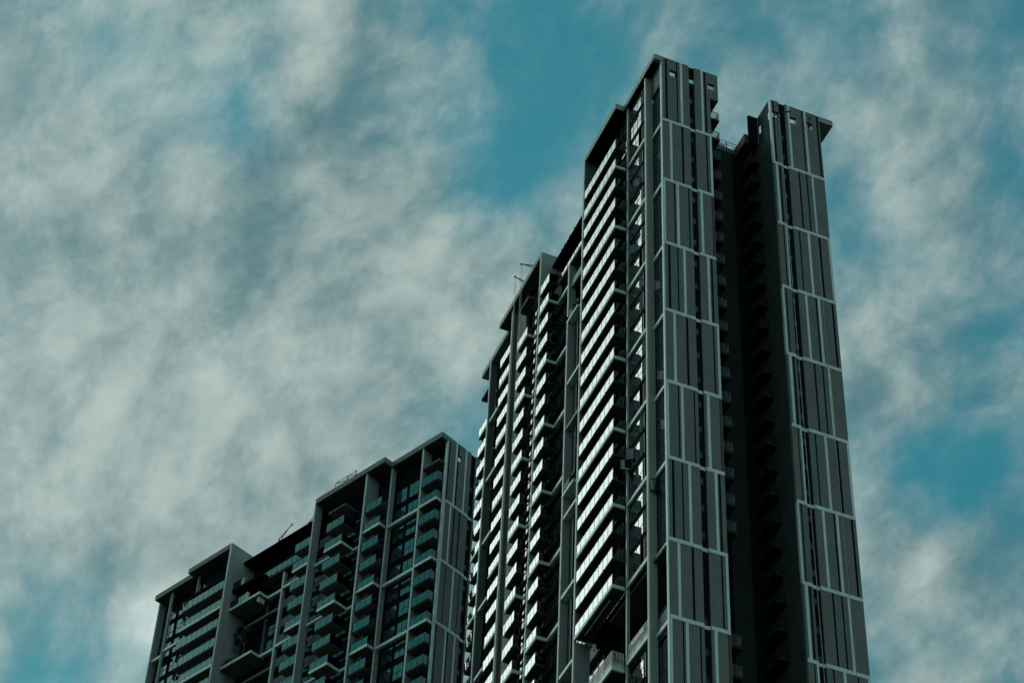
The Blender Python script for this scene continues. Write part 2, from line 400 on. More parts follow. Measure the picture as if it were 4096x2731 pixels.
# --- wing C between the two stepped wings
fl = MB().box(.42, 1.9, 16.35, 28.62, 186.95, 187.353, 'soffit').box(.40, .55, 16.35, 28.6, 186.93, 187.36, 'wall'); fl.build('terrace_slab', TA)
g = MB(); fr = MB(); n = 12
for i in range(n):
    a = 16.4 + i * (28.55 - 16.4) / n; b = 16.4 + (i + 1) * (28.55 - 16.4) / n
    g.box(.60, .615, a + .03, b - .03, 187.30, 188.5, 'bal'); fr.box(.58, .63, a - .02, a + .02, 187.3, 188.5, 'metal')
fr.box(.57, .64, 16.4, 28.55, 188.5, 188.56, 'metal')
o = fr.build('terrace_balustrade', TA); g.build('balustrade_glass', o)
B('penthouse_roof', TA, .68, 5.2, 16.35, 31.35, 192.60, 192.88, 'black')
B('penthouse_wall', TA, 1.95, 5.0, 16.4, 31.3, 187.36, 192.59, 'black')
rr = MB()
for v in (28.3, 25.5, 23.2, 29.2): rr.bar((.9, v, 192.88), (.9, v, 193.75), .07, 'metal')
rr.bar((.9, 23.2, 193.55), (.9, 29.2, 193.35), .03, 'metal'); rr.bar((.92, 27.8, 193.1), (.92, 26.7, 193.75), .05, 'metal')
rr.build('roof_railing', TA)
for k in range(0, 7): MB().box(.42, .72, 25.45, 28.6, T[k] - .42, T[k], 'light').build('beam', TA)
for zb in (168.0, 161.5, 149.25, 139.0, 129.4): MB().box(.35, 2.0, 16.35, 25.1, zb, zb + .40, 'light' if zb != 161.5 else 'pier').build('beam', TA)
for zb in (177.55, 152.3):
    MB().box(.24, 1.9, 22.45, 25.4, zb, zb + .36, 'light').box(.5, 1.9, 16.35, 22.449, zb, zb + .36, 'light').build('planter_ledge', TA)
    m = MB(); bars(m, (.34, 22.5, 0), (.34, 25.3, 0), zb + .36, zb + 1.4, .16); bars(m, (.60, 16.5, 0), (.60, 22.4, 0), zb + .36, zb + 1.4, .16); m.build('railing', TA)
MB().box(.60, 1.9, 16.35, 25.1, 183.9, 184.28, 'pier').box(.60, .7, 16.35, 25.1, 183.2, 183.89, 'pier').build('beam', TA)
pe = MB().box(.36, 1.15, 25.12, 25.42, 120, 186.92, 'pier').box(.28, .359, 25.12, 25.42, 120, 186.92, 'edge'); pe.build('pier', TA)
for (a, b) in ((168.5, 177.5), (161.95, 167.95), (152.75, 161.45), (139.45, 149.2), (129.85, 138.95)): louvre(TA, .95, 23.9, 24.9, a, b, .2)
for k in (2, 3, 4, 5): louvre(TA, .9, 25.6, 26.4, T[k+1] + 3.2, T[k] - .45, .2)
glazing(TA, 1.2, 16.4, 23.8, 118, 186.9, 1.2); glazing(TA, 1.2, 25.45, 31.3, 118, 186.9, 1.2)
for j in range(1, 20):
    z = F(j)
    if z < 122: break
    m = MB().box(.75, 1.19, 16.4, 20.4, z - .3, z, 'wall'); s_ = m.build('barred_balcony', TA)
    m = MB(); bars(m, (.80, 16.5, 0), (.80, 20.3, 0), z, z + 1.05, .15); m.box(.45, .60, 17.2, 17.26, z, z + 2.3, 'light'); m.build('railing', s_)
# --- wing D, stepped and with four columns of balconies
dw = MB().box(-.62, 1.9, 31.38, 31.62, 118, TOP, 'pier').box(-.74, -.621, 31.38, 31.62, 118, TOP, 'edge'); dw.box(1.901, 6, 31.38, 31.62, 118, TOP - .01, 'pier'); dw.build('side_wall', TA)
MB().box(-.76, 6, 31.621, 44.22, TOP - .80, TOP - .002, 'pier').box(-.6, 5, 31.63, 44.1, TOP - .83, TOP - .801, 'soffit').build('roof_canopy', TA); B('roof_canopy', TA, .50, 6, 44.221, 53.0, TOP - .82, TOP - .004, 'pier')
zlow = 124
for j in range(0, 20):
    z = F(j)
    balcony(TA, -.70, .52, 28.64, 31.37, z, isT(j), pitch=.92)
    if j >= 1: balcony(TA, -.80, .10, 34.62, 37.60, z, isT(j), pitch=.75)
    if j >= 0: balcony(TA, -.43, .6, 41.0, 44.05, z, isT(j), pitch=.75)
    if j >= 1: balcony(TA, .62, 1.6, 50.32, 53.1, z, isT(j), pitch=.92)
balcony(TA, -.80, .10, 34.62, 37.60, F(-1), False, glassed=False)
balcony(TA, .62, 1.6, 50.32, 53.1, F(-1), False, glassed=False)
for k in range(0, 7):
    MB().box(.10, .35, 31.63, 34.60, T[k] - .40, T[k], 'light').build('beam', TA)
    MB().box(.66, .95, 47.2, 49.85, T[k] - .40, T[k], 'light').build('beam', TA)
pier(TA, -.42, .35, 40.72, 40.96, 118, TOP - .81, 'wall', .10)
B('wall_panel', TA, .15, .5, 37.61, 40.71, 118, TOP - .81, 'wall')
pier(TA, .46, 1.38, 49.86, 50.12, 118, TOP - .83, 'wall', .10)
glazing(TA, 1.0, 31.63, 34.6, 118, 193.8, 1.0); glazing(TA, .7, 34.6, 37.6, 118, 193.8, 1.0)
glazing(TA, 1.5, 40.97, 49.85, 118, 193.8, 1.1); glazing(TA, 1.9, 50.13, 53.0, 118, 191.0, 1.0)
bd = MB().box(2.0, 9, 31.7, 52.9, -EYE, 193.8, 'black').box(2.1, 9, 28.1, 31.3, -EYE, 187, 'black'); bd.build('tower_body', TA)
# --- end wall B
W0, W1 = 13.1, 19.1
Q0 = [(13.1, 13.29, L_), (13.45, 13.6, D_), (13.6, 14.15, Te), (15.62, 15.87, L_), (16.77, 16.95, D_), (16.95, 17.02, Te), (17.02, 17.28, L_), (18.57, 18.8, D_), (18.8, 19.1, Te)]
QT = [(13.1, 13.3, L_), (13.44, 13.59, D_), (13.3, 13.44, Br), (14.9, 15.2, Te), (15.2, 15.47, L_), (16.9, 17.05, D_), (17.05, 17.2, Te), (17.2, 17.45, L_), (18.71, 18.94, D_), (18.94, 19.1, Te)]
Q1 = [(13.32, 13.6, L_), (13.6, 13.78, Br), (13.78, 13.93, D_), (13.1, 13.32, Te), (15.98, 16.18, D_), (16.18, 16.88, Te), (16.88, 17.05, D_), (17.05, 17.5, Te), (17.5, 17.75, L_)]
Q2 = [(13.68, 13.8, D_), (13.8, 13.97, Te), (13.97, 14.14, L_), (14.9, 15.48, Te), (15.48, 15.64, D_), (16.48, 16.75, L_), (17.74, 17.98, D_), (18.85, 19.1, L_)]
seqB = [QT, Q1, Q2, Q0, Q1, Q2, Q0, Q1, Q2]
blB = [(zs[i+1], zs[i], seqB[i]) for i in range(8)] + [(60, T[7], Q2)]
striped(TA, W0, W1, .5, blB, (14.15, 14.90), [(13.32, 14.04, 191.9, 192.9), (15.42, 16.21, 191.87, 192.93), (17.44, 18.24, 191.88, 192.96)])
for j in range(0, 25):
    z = F(j)
    if z < ZB: break
    slot_window(TA, 14.15, 14.90, .5, z)
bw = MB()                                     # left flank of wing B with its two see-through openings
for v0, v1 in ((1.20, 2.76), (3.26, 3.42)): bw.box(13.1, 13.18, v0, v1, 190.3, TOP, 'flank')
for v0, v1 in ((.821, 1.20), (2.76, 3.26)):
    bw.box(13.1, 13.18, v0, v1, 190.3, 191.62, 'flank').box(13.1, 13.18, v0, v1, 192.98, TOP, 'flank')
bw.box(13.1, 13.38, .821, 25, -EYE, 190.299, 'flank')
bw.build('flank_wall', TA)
B('body_b', TA, 13.4, 19.05, .83, 25, -EYE, 190.4, 'black').name = 'tower_body'
B('roof_fin', TA, 12.0, 13.099, 3.43, 3.72, 190.15, TOP - .02, 'dark')
B('roof_canopy', TA, 18.2, 20.77, 1.0, 3.1, 193.88, TOP - .003, 'pier')
B('roof_screen', TA, 18.3, 18.5, .84, 3.0, 190.41, 193.87, 'sheet')
B('roof_canopy', TA, 19.101, 20.77, .48, .999, 193.88, TOP - .003, 'pier')
B('roof_edge', TA, 11.55, 13.095, 3.73, 9.0, 190.2, 191.6, 'brown')
B('roof_slab', TA, 5.62, 11.54, 6.3, 9.0, 191.0, 191.68, 'wall')
pb = MB().box(9.4, 11.0, 7.2, 7.3, 191.69, 193.3, 'sheet').box(9.4, 9.48, 7.31, 9.5, 191.69, 193.3, 'sheet'); pb.build('roof_screen', TA)
m = MB()
for u in (9.6, 10.9, 12.3): m.bar((u, 6.7, 191.6), (u, 6.7, 193.2), .09, 'metal')
m.bar((9.4, 6.7, 193.2), (12.3, 6.7, 193.2), .05, 'metal').bar((9.4, 6.7, 192.75), (12.3, 6.7, 192.75), .04, 'metal').bar((11.9, 7.6, 193.2), (12.3, 6.7, 193.2), .04, 'metal').bar((9.4, 6.7, 191.9), (11.9, 6.7, 191.9), .07, 'metal')
m.build('roof_railing', TA)
for j in range(0, 25):
    z = F(j)
    if z < ZB: break
    if not (119.5 < z < 128.5): barred_balcony(TA, 5.62, 6.62, .06, 3.2, z, front='u+')
    barred_balcony(TA, 12.05, 13.09, 3.5, 6.45, z)
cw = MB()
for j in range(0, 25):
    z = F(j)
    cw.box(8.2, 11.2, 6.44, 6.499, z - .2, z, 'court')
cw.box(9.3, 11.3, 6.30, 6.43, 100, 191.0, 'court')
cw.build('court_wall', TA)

# =================================================================== TOWER TWO (left, lower in the picture)
locL, rzL = place(-1.957, 211.0, 44.611)
TL = root('apartment_tower', 'farther dark grey apartment tower on the left with teal glass balconies between pale piers', 'apartment tower', locL, rzL)
LB = 148.0
TL_ = [184.2, 174.75, 165.32, 155.86, 146.4]
zl = [TOP] + TL_
S0 = [(.12, .32, D_), (1.3, 1.57, L_), (1.57, 1.68, Te), (1.68, 1.92, D_), (3.05, 3.3, L_)]
S1 = [(.94, 1.23, L_), (1.65, 1.9, D_), (2.6, 2.85, D_), (0, .1, L_)]
S2 = [(.92, 1.07, D_), (2.2, 2.47, L_), (3.34, 3.49, D_), (0, .1, L_)]
S3 = [(.13, .32, D_), (1.67, 1.93, L_), (1.93, 2.03, Br), (2.03, 2.21, D_), (3.2, 3.43, L_)]
striped(TL, 0, 5.15, 0, [(zl[i+1], zl[i], q) for i, q in enumerate((S0, S1, S2, S3, S1))], (4.08, 4.92), [(1.78, 2.46, 191.9, 192.9)])
B('roof_block', TL, 5.151, 5.66, .0, .6, 190.4, TOP, 'mid')
for j in range(0, 14): slot_window(TL, 4.08, 4.92, 0, F(j))
B('corner_post', TL, -.26, -.001, .02, .30, LB, TOP - .81, 'light')
bd = MB().box(.8, 5.1, .33, 3.5, -EYE, 190.4, 'black').box(.8, 5.1, 3.51, 21.99, -EYE, 193.85, 'black').box(.8, 12, 22, 37, -EYE, 190.4, 'black').box(0, 12, 37, 52.7, -EYE, 193.8, 'black'); bd.build('tower_body', TL)
MB().box(-1.31, 1.0, -.02, 8.86, TOP - .82, TOP, 'fascia').box(-1.15, .95, .36, 8.7, TOP - .85, TOP - .821, 'soffit').build('roof_canopy', TL)
MB().box(-2.62, 1.0, 8.861, 21.52, TOP - .82, TOP - .001, 'fascia').box(-2.46, .95, 9.0, 21.4, TOP - .85, TOP - .821, 'soffit').build('roof_canopy', TL)
for j in range(0, 12):
    z = F(j)
    balcony(TL, -1.18, .04, .32, 3.2, z, isT(j), sof='soffit_lit', pitch=.96)
    balcony(TL, -2.24, -1.25, 9.10, 12.10, z, isT(j), sof='soffit_lit', pitch=1.0)
    if j >= 1 or True: balcony(TL, -2.80, -.70, 15.30, 18.45, z, isT(j), sof='soffit_lit', pitch=1.03)
    balcony(TL, -2.62, -1.3, 21.62, 24.45, z, isT(j), sof='soffit_lit', near=False, pitch=.95) if j >= 0 else None
    balcony(TL, -3.78, -2.5, 36.72, 44.90, z, isT(j), sof='soffit_lit', near=False, pitch=1.02)
balcony(TL, -1.18, .04, .32, 3.2, F(-1), False, sof='soffit_lit', glassed=False)
balcony(TL, -2.80, -.70, 15.30, 18.45, F(-1), False, sof='soffit_lit', glassed=False)
B('sun_shade', TL, -2.95, -1.6, 37.7, 44.8, 190.0, 190.42, 'black')
def pr(u0, u1, v0, v1, z1, k='pier', e=.12): 
    MB().box(u0 + e, u1, v0, v1, LB, z1, k).box(u0, u0 + e - .001, v0, v1, LB, z1, 'edge').build('pier', TL)
pr(-1.18, .25, 3.25, 3.50, TOP - .83)
pr(-1.12, -.38, 8.88, 9.08, TOP - .83)
pr(-2.42, -.15, 12.14, 12.36, TOP - .83)
pr(-2.62, -1.38, 21.45, 21.61, TOP - .83)
pr(-1.30, -.80, 27.55, 27.85, 186.6)
nw = MB().box(-3.66, -2.60, 36.46, 36.70, LB, TOP, 'pier').box(-3.76, -3.661, 36.46, 36.70, LB, TOP, 'edge').box(-2.60, .9, 36.49, 36.70, LB, TOP + .05, 'pier'); nw.build('side_wall', TL)
for t in TL_:
    MB().box(-1.08, -.70, 3.51, 8.86, t - .40, t, 'light').build('beam', TL)
    MB().box(-.72, -.40, 12.37, 15.28, t - .40, t, 'light').build('beam', TL)
    MB().box(-1.70, -1.30, 18.47, 21.44, t - .40, t, 'light').build('beam', TL)
    MB().box(-1.28, -.95, 24.47, 27.54, t - .40, t, 'light').build('beam', TL)
    MB().box(-1.10, -.70, 27.86, 30.60, t - .40, t, 'light').build('beam', TL)
    MB().box(-2.40, -2.05, 44.92, 49.55, t - .40, t, 'light').build('beam', TL)
    MB().box(-1.85, -1.5, 50.1, 52.6, t - .40, t, 'light').build('beam', TL)
for z, c in ((F(0), 'black'), (F(1), 'light'), (F(4), 'light'), (F(7), 'light')):
    s = MB().box(-2.50, .7, 30.62, 36.44, z - .34, z - .06, 'soffit_lit' if c == 'light' else 'black').box(-2.52, -2.36, 30.60, 36.44, z - .36, z, c).box(-2.359, -1.1, 30.60, 30.76, z - .36, z, c); s.build('canopy', TL)
B('canopy_drop', TL, -2.2, -1.2, 31.0, 31.3, 183.0, 183.83, 'light')
for z, a, b in ((F(0), 34.1, 36.4), (F(1), 33.4, 36.4)):
    fr = MB(); g = MB()
    for i in range(3):
        q0 = a + (b - a) * i / 3; q1 = a + (b - a) * (i + 1) / 3
        g.box(-2.49, -2.475, q0 + .03, q1 - .03, z, z + 1.1, 'bal'); fr.box(-2.5, -2.46, q0 - .02, q0 + .02, z, z + 1.12, 'metal')
    fr.box(-2.51, -2.45, a, b, z + 1.12, z + 1.17, 'metal')
    if z == F(0): fr.box(-2.5, -1.2, a - .3, b, z - .3, z - .01, 'soffit')
    else: fr.box(-2.5, -2.2, a - .35, a - .03, z, z + 1.2, 'light')
    o = fr.build('balustrade', TL); g.build('balustrade_glass', o)
# terrace balustrade behind the canopies
fr = MB(); g = MB(); n = 11
for i in range(n):
    q0 = 21.7 + i * 10.5 / n; q1 = 21.7 + (i + 1) * 10.5 / n
    g.box(-1.28, -1.265, q0 + .03, q1 - .03, 187.35, 188.5, 'bal'); fr.box(-1.30, -1.25, q0 - .02, q0 + .02, 187.35, 188.5, 'metal')
fr.box(-1.31, -1.24, 21.7, 32.2, 188.5, 188.56, 'metal'); fr.box(-1.35, .7, 21.7, 32.2, 186.98, 187.34, 'soffit'); fr.box(-1.22, -1.14, 25.3, 25.4, 187.35, 190.2, 'light')
o = fr.build('terrace_balustrade', TL); g.build('balustrade_glass', o)
B('penthouse_roof', TL, -1.30, 6, 21.62, 36.45, 192.58, 192.88, 'black'); B('penthouse_wall', TL, .72, 6, 21.62, 36.45, 187.35, 192.57, 'black')
B('garden_beam', TL, -1.2, -.8, 27.86, 36.44, 180.7, 181.1, 'wall'); B('garden_column', TL, -.4, -.1, 31.2, 31.45, 174.8, 183.8, 'wall')
B('garden_beam', TL, -1.2, -.8, 27.86, 36.44, 171.3, 171.7, 'wall')
MB().box(-3.76, 2, 36.71, 45.08, TOP - .80, TOP - .001, 'fascia').box(-3.6, 1.9, 36.8, 44.95, TOP - .83, TOP - .801, 'soffit').build('roof_canopy', TL); MB().box(-2.88, 2, 45.081, 52.88, TOP - .83, TOP - .002, 'fascia').box(-2.7, 1.9, 45.2, 52.7, TOP - .86, TOP - .831, 'soffit').build('roof_canopy', TL)
m = MB().tube((-2.30, 49.75, LB), (-2.30, 49.75, TOP - .84), .22, .22, 'pier', 14); m.build('round_pier', TL)
m = MB().tube((-2.30, 44.3, 188.2), (-2.30, 44.3, TOP - .81), .2, .2, 'pier', 12); m.build('round_pier', TL)
B('far_wall', TL, -2.05, 0, 52.62, 52.86, LB, TOP - .84, 'pier')
B('roof_wall', TL, -1.37, 2, 21.615, 21.85, 187.4, TOP - .02, 'black')
glazing(TL, .5, .34, 3.24, LB, 193.8, 1.0)
glazing(TL, -.2, 9.1, 12.13, LB, 193.8, 1.0); glazing(TL, .1, 12.37, 21.44, LB, 193.8, 1.1); glazing(TL, -.3, 21.62, 30.5, LB, 186.9, 1.1)
glazing(TL, .3, 30.5, 36.44, LB, 186.9, 1.2)
glazing(TL, -2.0, 36.72, 44.9, LB, 193.8, 1.1); glazing(TL, -1.0, 44.9, 49.5, LB, 193.8, 1.1, pane='pane'); glazing(TL, -1.0, 50.0, 52.6, LB, 193.8, 1.0, pane='pane')
wl = MB()
wl.box(-.08, .3, 3.51, 8.87, LB, TOP - .83, 'dark'); wl.build('recessed_wall', TL)
for j in range(0, 12):
    z = F(j)
    window_u(TL, -.14, 4.72, 6.42, z + .62, z + 2.85, 2, (1.0,)); window_u(TL, -.14, 6.78, 8.78, z + .62, z + 2.85, 2, (1.0,))
for j in range(0, 12):
    z = F(j)
    m = MB().box(-1.25, -.9, 18.47, 21.44, z - .3, z - .02, 'wall'); s_ = m.build('barred_balcony', TL)
    m = MB(); bars(m, (-1.2, 18.6, 0), (-1.2, 21.3, 0), z, z + 1.05, .13); m.build('railing', s_)
    m = MB().box(-.9, -.5, 24.6, 27.5, z - .3, z - .02, 'wall'); s_ = m.build('barred_balcony', TL)
    m = MB(); bars(m, (-.85, 24.7, 0), (-.85, 27.4, 0), z, z + 1.05, .13); m.build('railing', s_)
m = MB()
for a, b in (((-2.5, 18.2), (-2.5, 15.9)), ((-2.5, 15.7), (-2.5, 14.3))):
    m.bar((a[0], a[1], TOP), (a[0], a[1], TOP + .9), .05, 'metal'); m.bar((b[0], b[1], TOP), (b[0], b[1], TOP + .9), .08, 'metal')
    m.bar((a[0], a[1], TOP + .88), (b[0], b[1], TOP + .88), .06, 'metal'); m.bar((a[0], a[1], TOP + .45), (b[0], b[1], TOP + .45), .05, 'metal'); m.bar((a[0], a[1], TOP + .88), (b[0], b[1], TOP + .1), .05, 'metal')
m.build('roof_railing', TL)
m = MB().bar((-1.1, 24.4, 192.9), (-1.1, 24.4, 193.3), .07, 'metal').bar((-1.1, 23.4, 192.9), (-1.1, 23.4, 193.9), .08, 'metal').bar((-1.1, 24.4, 193.1), (-1.1, 23.4, 193.85), .06, 'metal').bar((-1.1, 24.4, 193.0), (-1.1, 23.4, 193.4), .05, 'metal'); m.build('roof_railing', TL)

# =================================================================== things on and about the towers
def W(par, u, v, z):
    rz = par.rotation_euler.z; c, s = math.cos(rz), math.sin(rz)
    return (par.location.x + u * c - v * s, par.location.y + u * s + v * c, z + EYE)
def davit(par, u, v, z, tip, drop, label, group, w=.12, ropes=2, post=.5):
    o = root('davit_arm', label, 'davit', W(par, u, v, z), par.rotation_euler.z, group)
    du, dv, dz = tip
    MB().bar((0, 0, 0), (0, 0, post), w * 1.2, 'metal').build('post', o, False)
    a = MB().bar((0, 0, post), (du, dv, dz), w * .7, 'metal').bar((0, 0, .1), (du * .75, dv * .75, dz * .75 + post * .25), w * .5, 'metal')
    for i in (.25, .5, .7): a.bar((du*i, dv*i, post + (dz-post)*i), (du*i*.95, dv*i*.95, .1 + (dz*.75+post*.25-.1)*i*1.25), w * .4, 'metal')
    a.box(du - .08, du + .08, dv - .08, dv + .08, dz - .12, dz + .08, 'metal'); a.build('arm', o, False)
    for i in range(ropes):
        MB().bar((du * (.98 - .10 * i), dv * (.98 - .1 * i), dz - .1), (du * (.98 - .1 * i), dv * (.98 - .1 * i), -drop), .03, 'steel').build('rope', o, False)
    return o
GD = 'window-cleaning davits on the roof edges'
davit(TA, -.55, 34.2, TOP, (-1.45, .25, .35), 66, 'upper dark steel davit arm reaching over the lower stepped roof of the right tower', GD)
davit(TA, -.55, 37.0, TOP, (-1.35, -.4, .35), 66, 'lower dark steel davit arm with ropes on the stepped roof of the right tower', GD)
davit(TA, 13.55, .45, 191.95, (1.3, -.95, .35), 75, 'slanting davit arm poking out of the top left opening of the rightmost wing', GD, .13, 0)
davit(TA, 17.6, .2, 191.6, (-.3, -.75, .75), 75, 'upright davit post at the top right opening of the rightmost wing', GD, .13, 0)
davit(TL, -.9, 30.2, 192.88, (.0, -2.3, 2.2), 1, 'thin leaning antenna arm on the black roof of the left tower', GD, .12, 0, .9)
for (u, v, z0, z1, lab) in ((13.83, -.05, 192, 100, 'thin hanging cable beside the slot windows of the rightmost striped wall'), (17.16, -.05, 191.8, 100, 'thin hanging cable near the right edge of the rightmost striped wall')):
    o = MB().bar((0, 0, 0), (.55 if u < 14 else .35, 0, z1 - z0), .05 if u < 14 else .035, 'sheet').build('hanging_cable', None, False)
    o.location = W(TA, u, v, z0); o.rotation_euler.z = TA.rotation_euler.z; o['label'] = lab; o['category'] = 'cable'
# foliage
def leaves(mb, c, rad, n, size, shape=1.0):
    for _ in range(n):
        while True:
            q = Vector((random.uniform(-1, 1), random.uniform(-1, 1), random.uniform(-1, 1)))
            if q.length < 1 and (q.length > .35 or random.random() < .4): break
        cl = .75 + .35 * math.sin(q.x * 5 + c[0]) * math.sin(q.y * 4 + c[1] * 3) * math.sin(q.z * 6)
        P = Vector(c) + Vector((q.x * rad[0], q.y * rad[1], q.z * rad[2])) * cl
        a = Vector((random.gauss(0, 1), random.gauss(0, 1), random.gauss(0, 1))).normalized(); b = a.orthogonal().normalized()
        s_ = size * random.uniform(.6, 1.3); mb.quad(P, a * s_, b * s_ * .5, 'leaf')
def shrub(par, u, v, z, rad, label, group='shrubs on the ledges'):
    o = root('shrub', label, 'shrub', W(par, u, v, z), par.rotation_euler.z, group)
    m = MB(); leaves(m, (0, 0, rad[2]), rad, 260, .10); m.build('foliage', o, False)
    m = MB()
    for i in range(5): m.bar((random.uniform(-.1, .1), (i - 2) * rad[1] * .3, 0), (random.uniform(-.2, .2), (i - 2) * rad[1] * .5, rad[2] * 1.5), .03, 'bark')
    m.build('stem', o, False)
shrub(TA, .30, 23.2, 177.9, (.3, .9, .6), 'green shrub hanging over the upper pale ledge left of the wide bright balconies')
shrub(TA, .32, 25.2, 177.9, (.25, .3, .3), 'small shrub at the left end of the upper pale ledge beside the pier')
shrub(TA, .30, 22.9, 152.65, (.3, .8, .5), 'green shrub on the lower pale ledge left of the wide bright balconies')
shrub(TL, -2.3, 35.3, 174.75, (.35, 1.6, .6), 'trailing shrub on the pale canopy below the sky garden of the left tower')
o = root('tree', 'leafy dark tree growing in the sky garden of the left tower', 'tree', W(TL, -1.0, 34.2, 174.8), TL.rotation_euler.z)
m = MB().tube((0, 0, 0), (.1, .05, 3.2), .13, .08, 'bark', 8).tube((.1, .05, 3.2), (-.5, .6, 5.5), .07, .03, 'bark', 6).tube((.1, .05, 3.2), (.5, -.7, 5.8), .07, .03, 'bark', 6).tube((.05, .0, 2.4), (-.6, -.8, 4.6), .05, .02, 'bark', 6); m.build('trunk', o, False)
m = MB()
for c, rd in (((0, 0, 5.2), (.9, 1.3, 1.2)), ((-.5, .7, 5.9), (.7, .8, .8)), ((.4, -.9, 6.1), (.7, .8, .9)), ((-.4, -1.1, 4.6), (.6, .8, .6)), ((-.3, 1.1, 4.3), (.6, .7, .7))): leaves(m, c, rd, 420, .10)
m.build('crown', o, False)
# drying racks and laundry on the wide balconies
ORD = ['top', 'second', 'third', 'fourth', 'fifth', 'sixth', 'seventh', 'eighth', 'ninth', 'tenth', 'eleventh', 'twelfth', 'thirteenth', 'fourteenth', 'fifteenth', 'sixteenth', 'seventeenth', 'eighteenth', 'nineteenth', 'twentieth']
def rack(par, u, v, z, ln, label, group):
    o = root('drying_rack', label, 'drying rack', W(par, u, v, z), par.rotation_euler.z, group)
    m = MB()
    for x in (0, ln):
        m.bar((.0, x, 0), (.35, x, 1.25), .03, 'metal').bar((.35, x, 0), (0, x, 1.25), .03, 'metal')
    for i in range(4): m.bar((.35 * i / 3, 0, 1.25), (.35 * i / 3, ln, 1.25), .025, 'metal')
    m.build('frame', o, False)
    m = MB(); k = random.randint(1, 3)
    for i in range(k):
        a = random.uniform(.05, ln - .3); h = random.uniform(.25, .6)
        m.box(-.02, -.005, a, a + random.uniform(.15, .3), 1.25 - h, 1.27, random.choice(['cl_white', 'cl_blue', 'dark', 'dark', 'dark']))
    m.build('laundry', o, False)
random.seed(11)
for j, ln, v in ((1, 1.6, 12.6), (2, .8, 11.0), (2, .8, 14.9), (3, 1.0, 12.2), (4, 1.2, 9.0), (5, 1.3, 13.8), (6, .9, 8.2), (6, 1.5, 12.9), (7, 1.4, 10.3), (8, 1.2, 14.6), (9, .9, 9.6), (10, 1.5, 13.2), (11, 1.3, 8.4), (12, 1.0, 11.9), (13, 1.4, 8.1), (14, 1.6, 12.5), (14, .8, 15.0), (15, 1.2, 9.4), (16, 1.5, 14.1), (17, .9, 10.2)):
    side = 'near the right end' if v < 10.5 else ('near the left end' if v > 13.5 else 'around the middle')
    rack(TA, -1.78, v, F(j), ln, 'drying rack %s of the %s wide balcony of the right tower' % (side, ORD[j]), 'drying racks on the wide balconies')
for j, v in ((0, 44.0), (1, 43.6), (3, 43.9), (4, 43.2)):
    rack(TL, -3.9, v, F(j), .9, 'drying rack at the left end of the %s long balcony of the left tower' % ORD[j], 'drying racks on the long balconies of the left tower')
for j in (14, 15, 16, 17, 18):
    o = root('laundry', 'coloured laundry on the %s barred balcony beside the louvre screen' % ORD[j], 'laundry', W(TA, .72, 19.2, F(j)), TA.rotation_euler.z, 'laundry on the barred balconies')
    m = MB()
    for i in range(5): m.box(0, .012, i * .27, i * .27 + .2, .15, .15 + random.uniform(.6, .95), random.choice(['cl_red', 'cl_blue', 'cl_white', 'cl_blue', 'dark']))
    m.build('cloth', o, False)

# ------------------------------------------------------------------ ground
m = MB(); S = 6000
m.box(-S, S, -S, S, -.5, 0, 'ground'); g = m.build('ground', None, False); g['kind'] = 'structure'

# ------------------------------------------------------------------ world: Nishita sky with a cloud deck, sun behind the clouds on the left
SUN_AZ, SUN_EL = -62.0, 26.0
w = bpy.data.worlds.new('World'); sc.world = w; w.use_nodes = True
nt = w.node_tree; N = nt.nodes; L = nt.links; N.clear()
def math_(op, a, b=None, c=None, clamp=False):
    n = N.new('ShaderNodeMath'); n.operation = op; n.use_clamp = clamp
    for i, x in enumerate((a, b, c)):
        if x is None: continue
        if isinstance(x, (int, float)): n.inputs[i].default_value = x
        else: L.new(x, n.inputs[i])
    return n.outputs[0]
def mixc(f, a, b):
    n = N.new('ShaderNodeMix'); n.data_type = 'RGBA'
    for i, x in ((0, f), (6, a), (7, b)):
        if isinstance(x, (int, float)): n.inputs[i].default_value = x
        elif isinstance(x, tuple): n.inputs[i].default_value = x + (1,)
        else: L.new(x, n.inputs[i])
    return n.outputs[2]
def ad(az, el): return (math.sin(R(az)) * math.cos(R(el)), math.cos(R(az)) * math.cos(R(el)), math.sin(R(el)))
out = N.new('ShaderNodeOutputWorld'); bg = N.new('ShaderNodeBackground'); L.new(bg.outputs[0], out.inputs[0])
tc = N.new('ShaderNodeTexCoord'); nrm = N.new('ShaderNodeVectorMath'); nrm.operation = 'NORMALIZE'; L.new(tc.outputs['Generated'], nrm.inputs[0]); DIR = nrm.outputs[0]
sky = N.new('ShaderNodeTexSky'); sky.sky_type = 'NISHITA'; sky.sun_disc = False; sky.sun_elevation = R(SUN_EL); sky.sun_rotation = R(SUN_AZ)
def lobe(az, el, deg, pw=1):
    """smooth bump of the given half-width (degrees) round a world direction"""
    d = N.new('ShaderNodeVectorMath'); d.operation = 'DOT_PRODUCT'; L.new(DIR, d.inputs[0]); d.inputs[1].default_value = ad(az, el)
    k = 1.0 / (1 - math.cos(R(deg)))
    x = math_('MULTIPLY', math_('SUBTRACT', 1.0, d.outputs['Value']), k)
    if pw != 1: x = math_('POWER', math_('MAXIMUM', x, 0.0), pw)
    e = math_('MULTIPLY', x, -.69)
    return math_('POWER', 2.71828, e)
def px(x, y):
    """where on the sky a cloud was seen, as azimuth and elevation (from the 2352-wide survey of the photograph)"""
    q = r2 * (x * 1.7415 - 2048) - u2 * (y * 1.7415 - 1365.5) + fwd * 9098.8
    q.normalize(); return math.degrees(math.atan2(q.x, q.y)), math.degrees(math.asin(q.z))
